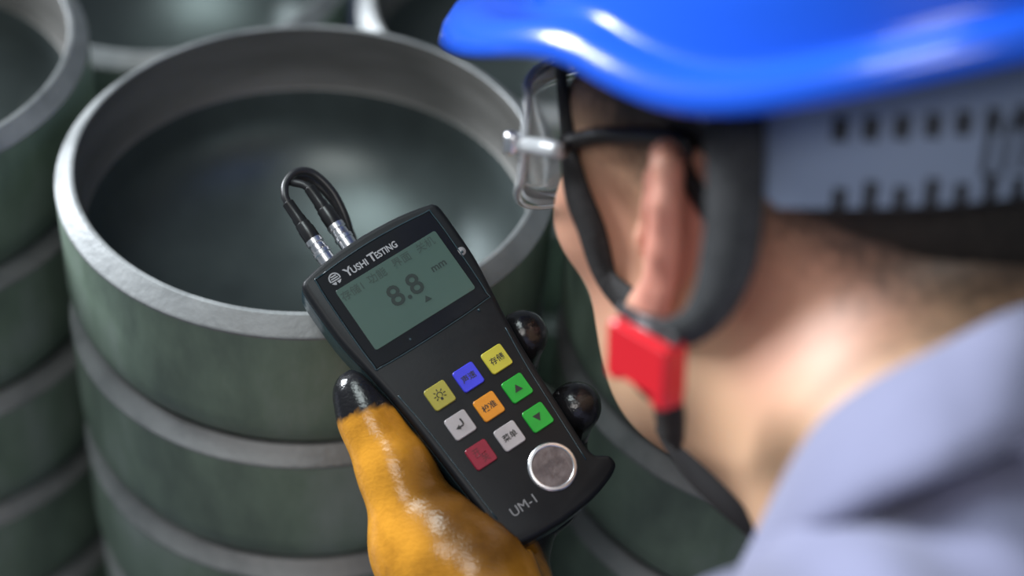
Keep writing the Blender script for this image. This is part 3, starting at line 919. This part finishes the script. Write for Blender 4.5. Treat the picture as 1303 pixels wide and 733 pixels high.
nb = band_piece(113, 247, (.021, .041, .021), (.070, .080, .070), .1045, .0865, .002, 'nape_band', M['band'], helm, slant0=-5)
for k in range(9):
    a = 123 + k * 5.2
    zc = np.interp(a, [113, 180], [.021, .041])
    band_piece(a, a + 2.4, zc - .0005, zc + .0065 + .002 * (k % 2), .1062, .0882, .0010, 'adjuster_tooth', M['band_dark'], nb, n=3, slant0=0)
    band_piece(a - 1.5, a + 1.2, zc + .021, zc + .028, .1062, .0882, .0010, 'adjuster_tooth', M['band_dark'], nb, n=3)
for k in range(5):
    a = 148 + k * 3.4
    band_piece(a, a + 1.1, np.interp(a, [113, 180], [.021, .041]) + .008, np.interp(a, [113, 180], [.021, .041]) + .024, .1062, .0882, .0008, 'adjuster_slot', M['band_dark'], nb, n=2)
# suspension cradle inside the shell
for a in (20, 65, 115, 160):
    pts = []
    for t in np.linspace(-1, 1, 17):
        r = .100 if True else 0
        pts.append((-.008 + .104 * math.cos(math.radians(a)) * t, .088 * math.sin(math.radians(a)) * t, .058 + .078 * math.sqrt(max(0, 1 - t * t * .98))))
    v, f = ribbon(pts, np.array(pts) - np.array([-.008, 0, .02]), .018, .0015); mesh_obj('cradle_strap', v, f, M['webbing'], helm)

camH = h_from_w(CAM)
def on_head(u, v, off=.003):
    d = nrm(h_from_w(P(u, v, 1.0)) - camH)
    q = raymarch(lambda p: head_sdf(p, True), camH, d, .42)
    return q
def grad(q, ears=False):
    e = .002; g = []
    for i in range(3):
        a = np.array(q, float); b = a.copy(); a[i] += e; b[i] -= e
        g.append(float(head_sdf(a[None].astype(np.float32), ears)[0]) - float(head_sdf(b[None].astype(np.float32), ears)[0]))
    return nrm(np.array(g))
def lift(q, off):
    for _ in range(12):
        s = float(head_sdf(np.asarray(q, np.float32)[None], False)[0])
        if abs(s - off) < .0004: break
        q = q + grad(q) * (off - s) * .8
    return q

# front strap: helmet edge, past the temple, down the cheek to the lock
fs = [np.array([.083, .064, .050])]
for u, vv_ in ((712, 150), (735, 215), (757, 290), (783, 360), (806, 402)):
    q = on_head(u, vv_)
    if q is None: continue
    fs.append(lift(q, .0025))
fs_p = catmull(fs, 6); fs_n = np.array([grad(q) for q in fs_p])
v, f = ribbon(fs_p, fs_n, np.interp(np.linspace(0, 1, len(fs_p)), [0, .3, 1], [.013, .013, .010]), .0016); mesh_obj('front_strap', v, f, M['webbing_black'], helm)
lockp = fs[-1]
# rear strap: hangs from the headband behind the ear, then runs forward under the lobe
def cam_h(u, v, d): return h_from_w(P(u, v, d))
rs_ = [cam_h(934, 150, .566), cam_h(935, 200, .566), cam_h(934, 260, .567), cam_h(928, 320, .570), cam_h(912, 375, .573), cam_h(885, 412, .576), cam_h(850, 425, .580), cam_h(822, 415, .588)]
rs_p = catmull(rs_, 6); ctr = cam_h(905, 300, .64)
rs_n = nrm((rs_p - ctr) * .5 + grad(rs_[2]) * .06)
v, f = ribbon(rs_p, rs_n, np.interp(np.linspace(0, 1, len(rs_p)), [0, .45, .7, 1], [.0195, .0185, .012, .008]), .0018); mesh_obj('rear_strap', v, f, M['webbing'], helm)
# ladder lock and red side-release buckle
def plate(c, ex, ey, w, h, t, r, name, m, par, bev=.001):
    ez = nrm(np.cross(ex, ey)); v, f = slab(rrect(w, h, r, 4), -t / 2, t / 2, bev)
    vv = [c + ex * p[0] + ey * p[1] + ez * p[2] for p in np.array(v)]
    return mesh_obj(name, vv, f, m, par, angle=40)
bc = cam_h(822, 455, .588)
exc = nrm(cam_h(870, 487, .578) - cam_h(775, 432, .605)); eyc = cam_h(815, 420, .588) - cam_h(840, 500, .588); eyc = nrm(eyc - exc * (eyc @ exc))
bk = plate(bc, exc, eyc, .0280, .0180, .0090, .002, 'buckle', M['buckle'], helm)
plate(bc + exc * .0105 - eyc * .005, exc, eyc, .0065, .0160, .0085, .002, 'buckle_tongue', M['buckle'], bk)
plate(bc - exc * .0115 - eyc * .001, exc, eyc, .0062, .0210, .0085, .002, 'buckle_tongue', M['buckle'], bk)
lk = cam_h(825, 421, .5855)
for j in (-1, 0, 1):
    a = lk - exc * .0125 + eyc * j * .0032; b = lk + exc * .0125 + eyc * j * .0032
    v, f = tube([a, (a + b) / 2, b], .0015, 8); mesh_obj('ladder_lock_bar', v, f, M['ladder'], helm)
for j in (-1, 1):
    a = lk + exc * j * .0125 - eyc * .0040; b = lk + exc * j * .0125 + eyc * .0040
    v, f = tube([a, b], .0016, 8); mesh_obj('ladder_lock_bar', v, f, M['ladder'], helm)
# chin strap from the buckle under the jaw
cs = [bc - eyc * .006, cam_h(848, 510, .600), cam_h(852, 545, .625), cam_h(850, 560, .66)]
cs_p = catmull(cs, 6); v, f = ribbon(cs_p, np.array([nrm(q - np.array([.03, 0, -.06])) for q in cs_p]), .011, .0016); mesh_obj('chin_strap', v, f, M['webbing_black'], helm)

# ------------------------------------------------------------------ safety glasses
gla = empty('safety_glasses', HM)
tag(gla, 'clear safety glasses with dark temple arm on the worker\'s face', 'glasses')
def lens_pt(a, z):
    r = .128 + .004 * math.cos(2 * a)
    return np.array([r * math.cos(a) - .002, .104 * math.sin(a), z])
NA = 40
def ztop(a): return .040 - .010 * abs(math.sin(a)) ** 2
def zbot(a): return -.022 + .050 * abs(math.sin(a)) ** 3 + .012 * math.exp(-(a / .12) ** 2)
AS = np.linspace(-math.radians(52), math.radians(52), NA)
outer = [lens_pt(a, ztop(a)) for a in AS] + [lens_pt(a, zbot(a)) for a in AS[::-1]]
vv, ff = [], []
for th in (0, -.0018):
    for a in AS:
        for k in range(7):
            z = zbot(a) + (ztop(a) - zbot(a)) * k / 6
            p = lens_pt(a, z); vv.append(p + nrm(np.array([p[0], p[1], 0])) * th)
for L in (0, 1):
    for i in range(NA - 1):
        for k in range(6):
            b = L * NA * 7
            ff.append((b + i * 7 + k, b + (i + 1) * 7 + k, b + (i + 1) * 7 + k + 1, b + i * 7 + k + 1))
rimi = [i * 7 for i in range(NA)] + [(NA - 1) * 7 + k for k in range(1, 7)] + [i * 7 + 6 for i in range(NA - 2, -1, -1)] + [k for k in range(5, 0, -1)]
for i in range(len(rimi)):
    a, b = rimi[i], rimi[(i + 1) % len(rimi)]; ff.append((a, b, b + NA * 7, a + NA * 7))
mesh_obj('lens', vv, ff, M['clear'], gla)
v, f = tube(np.array(outer + outer[:2]), .0014, 8); mesh_obj('lens_frame', v, f, M['clear_rim'], gla)
for s in (1, -1):
    hp = np.array([.0765, s * .0810, .016])
    v, f = tube(catmull([hp + [.004, s * .001, .0], hp, hp + [-.012, s * .0015, .0015], hp + [-.022, s * .001, .002]], 6), [.0042] * 7 + [.0032] * 12, 10); hg = mesh_obj('hinge_arm', v, f, M['clear_rim'], gla)
    v, f = lathe([(.0001, -.004), (.0028, -.004), (.0032, -.002), (.0032, .002), (.0028, .004), (.0001, .004)], 14); o = mesh_obj('hinge', v, f, M['chrome'], hg); o.location = hp + [.004, s * .003, 0]
    tp = [lift(on_head(u_, v_), .0042) for u_, v_ in ((735, 180), (765, 172), (800, 171), (843, 184), (878, 212))] + [np.array([-.026, .076, .004]), np.array([-.030, .072, -.010])]
    tp = [hp * [1, s, 1] + [-.020, .001, .002]] + tp
    path = catmull([q * [1, s, 1] for q in tp], 6)
    v, f = tube(path, .0032, 10); mesh_obj('temple_arm', v, f, M['temple'], gla)
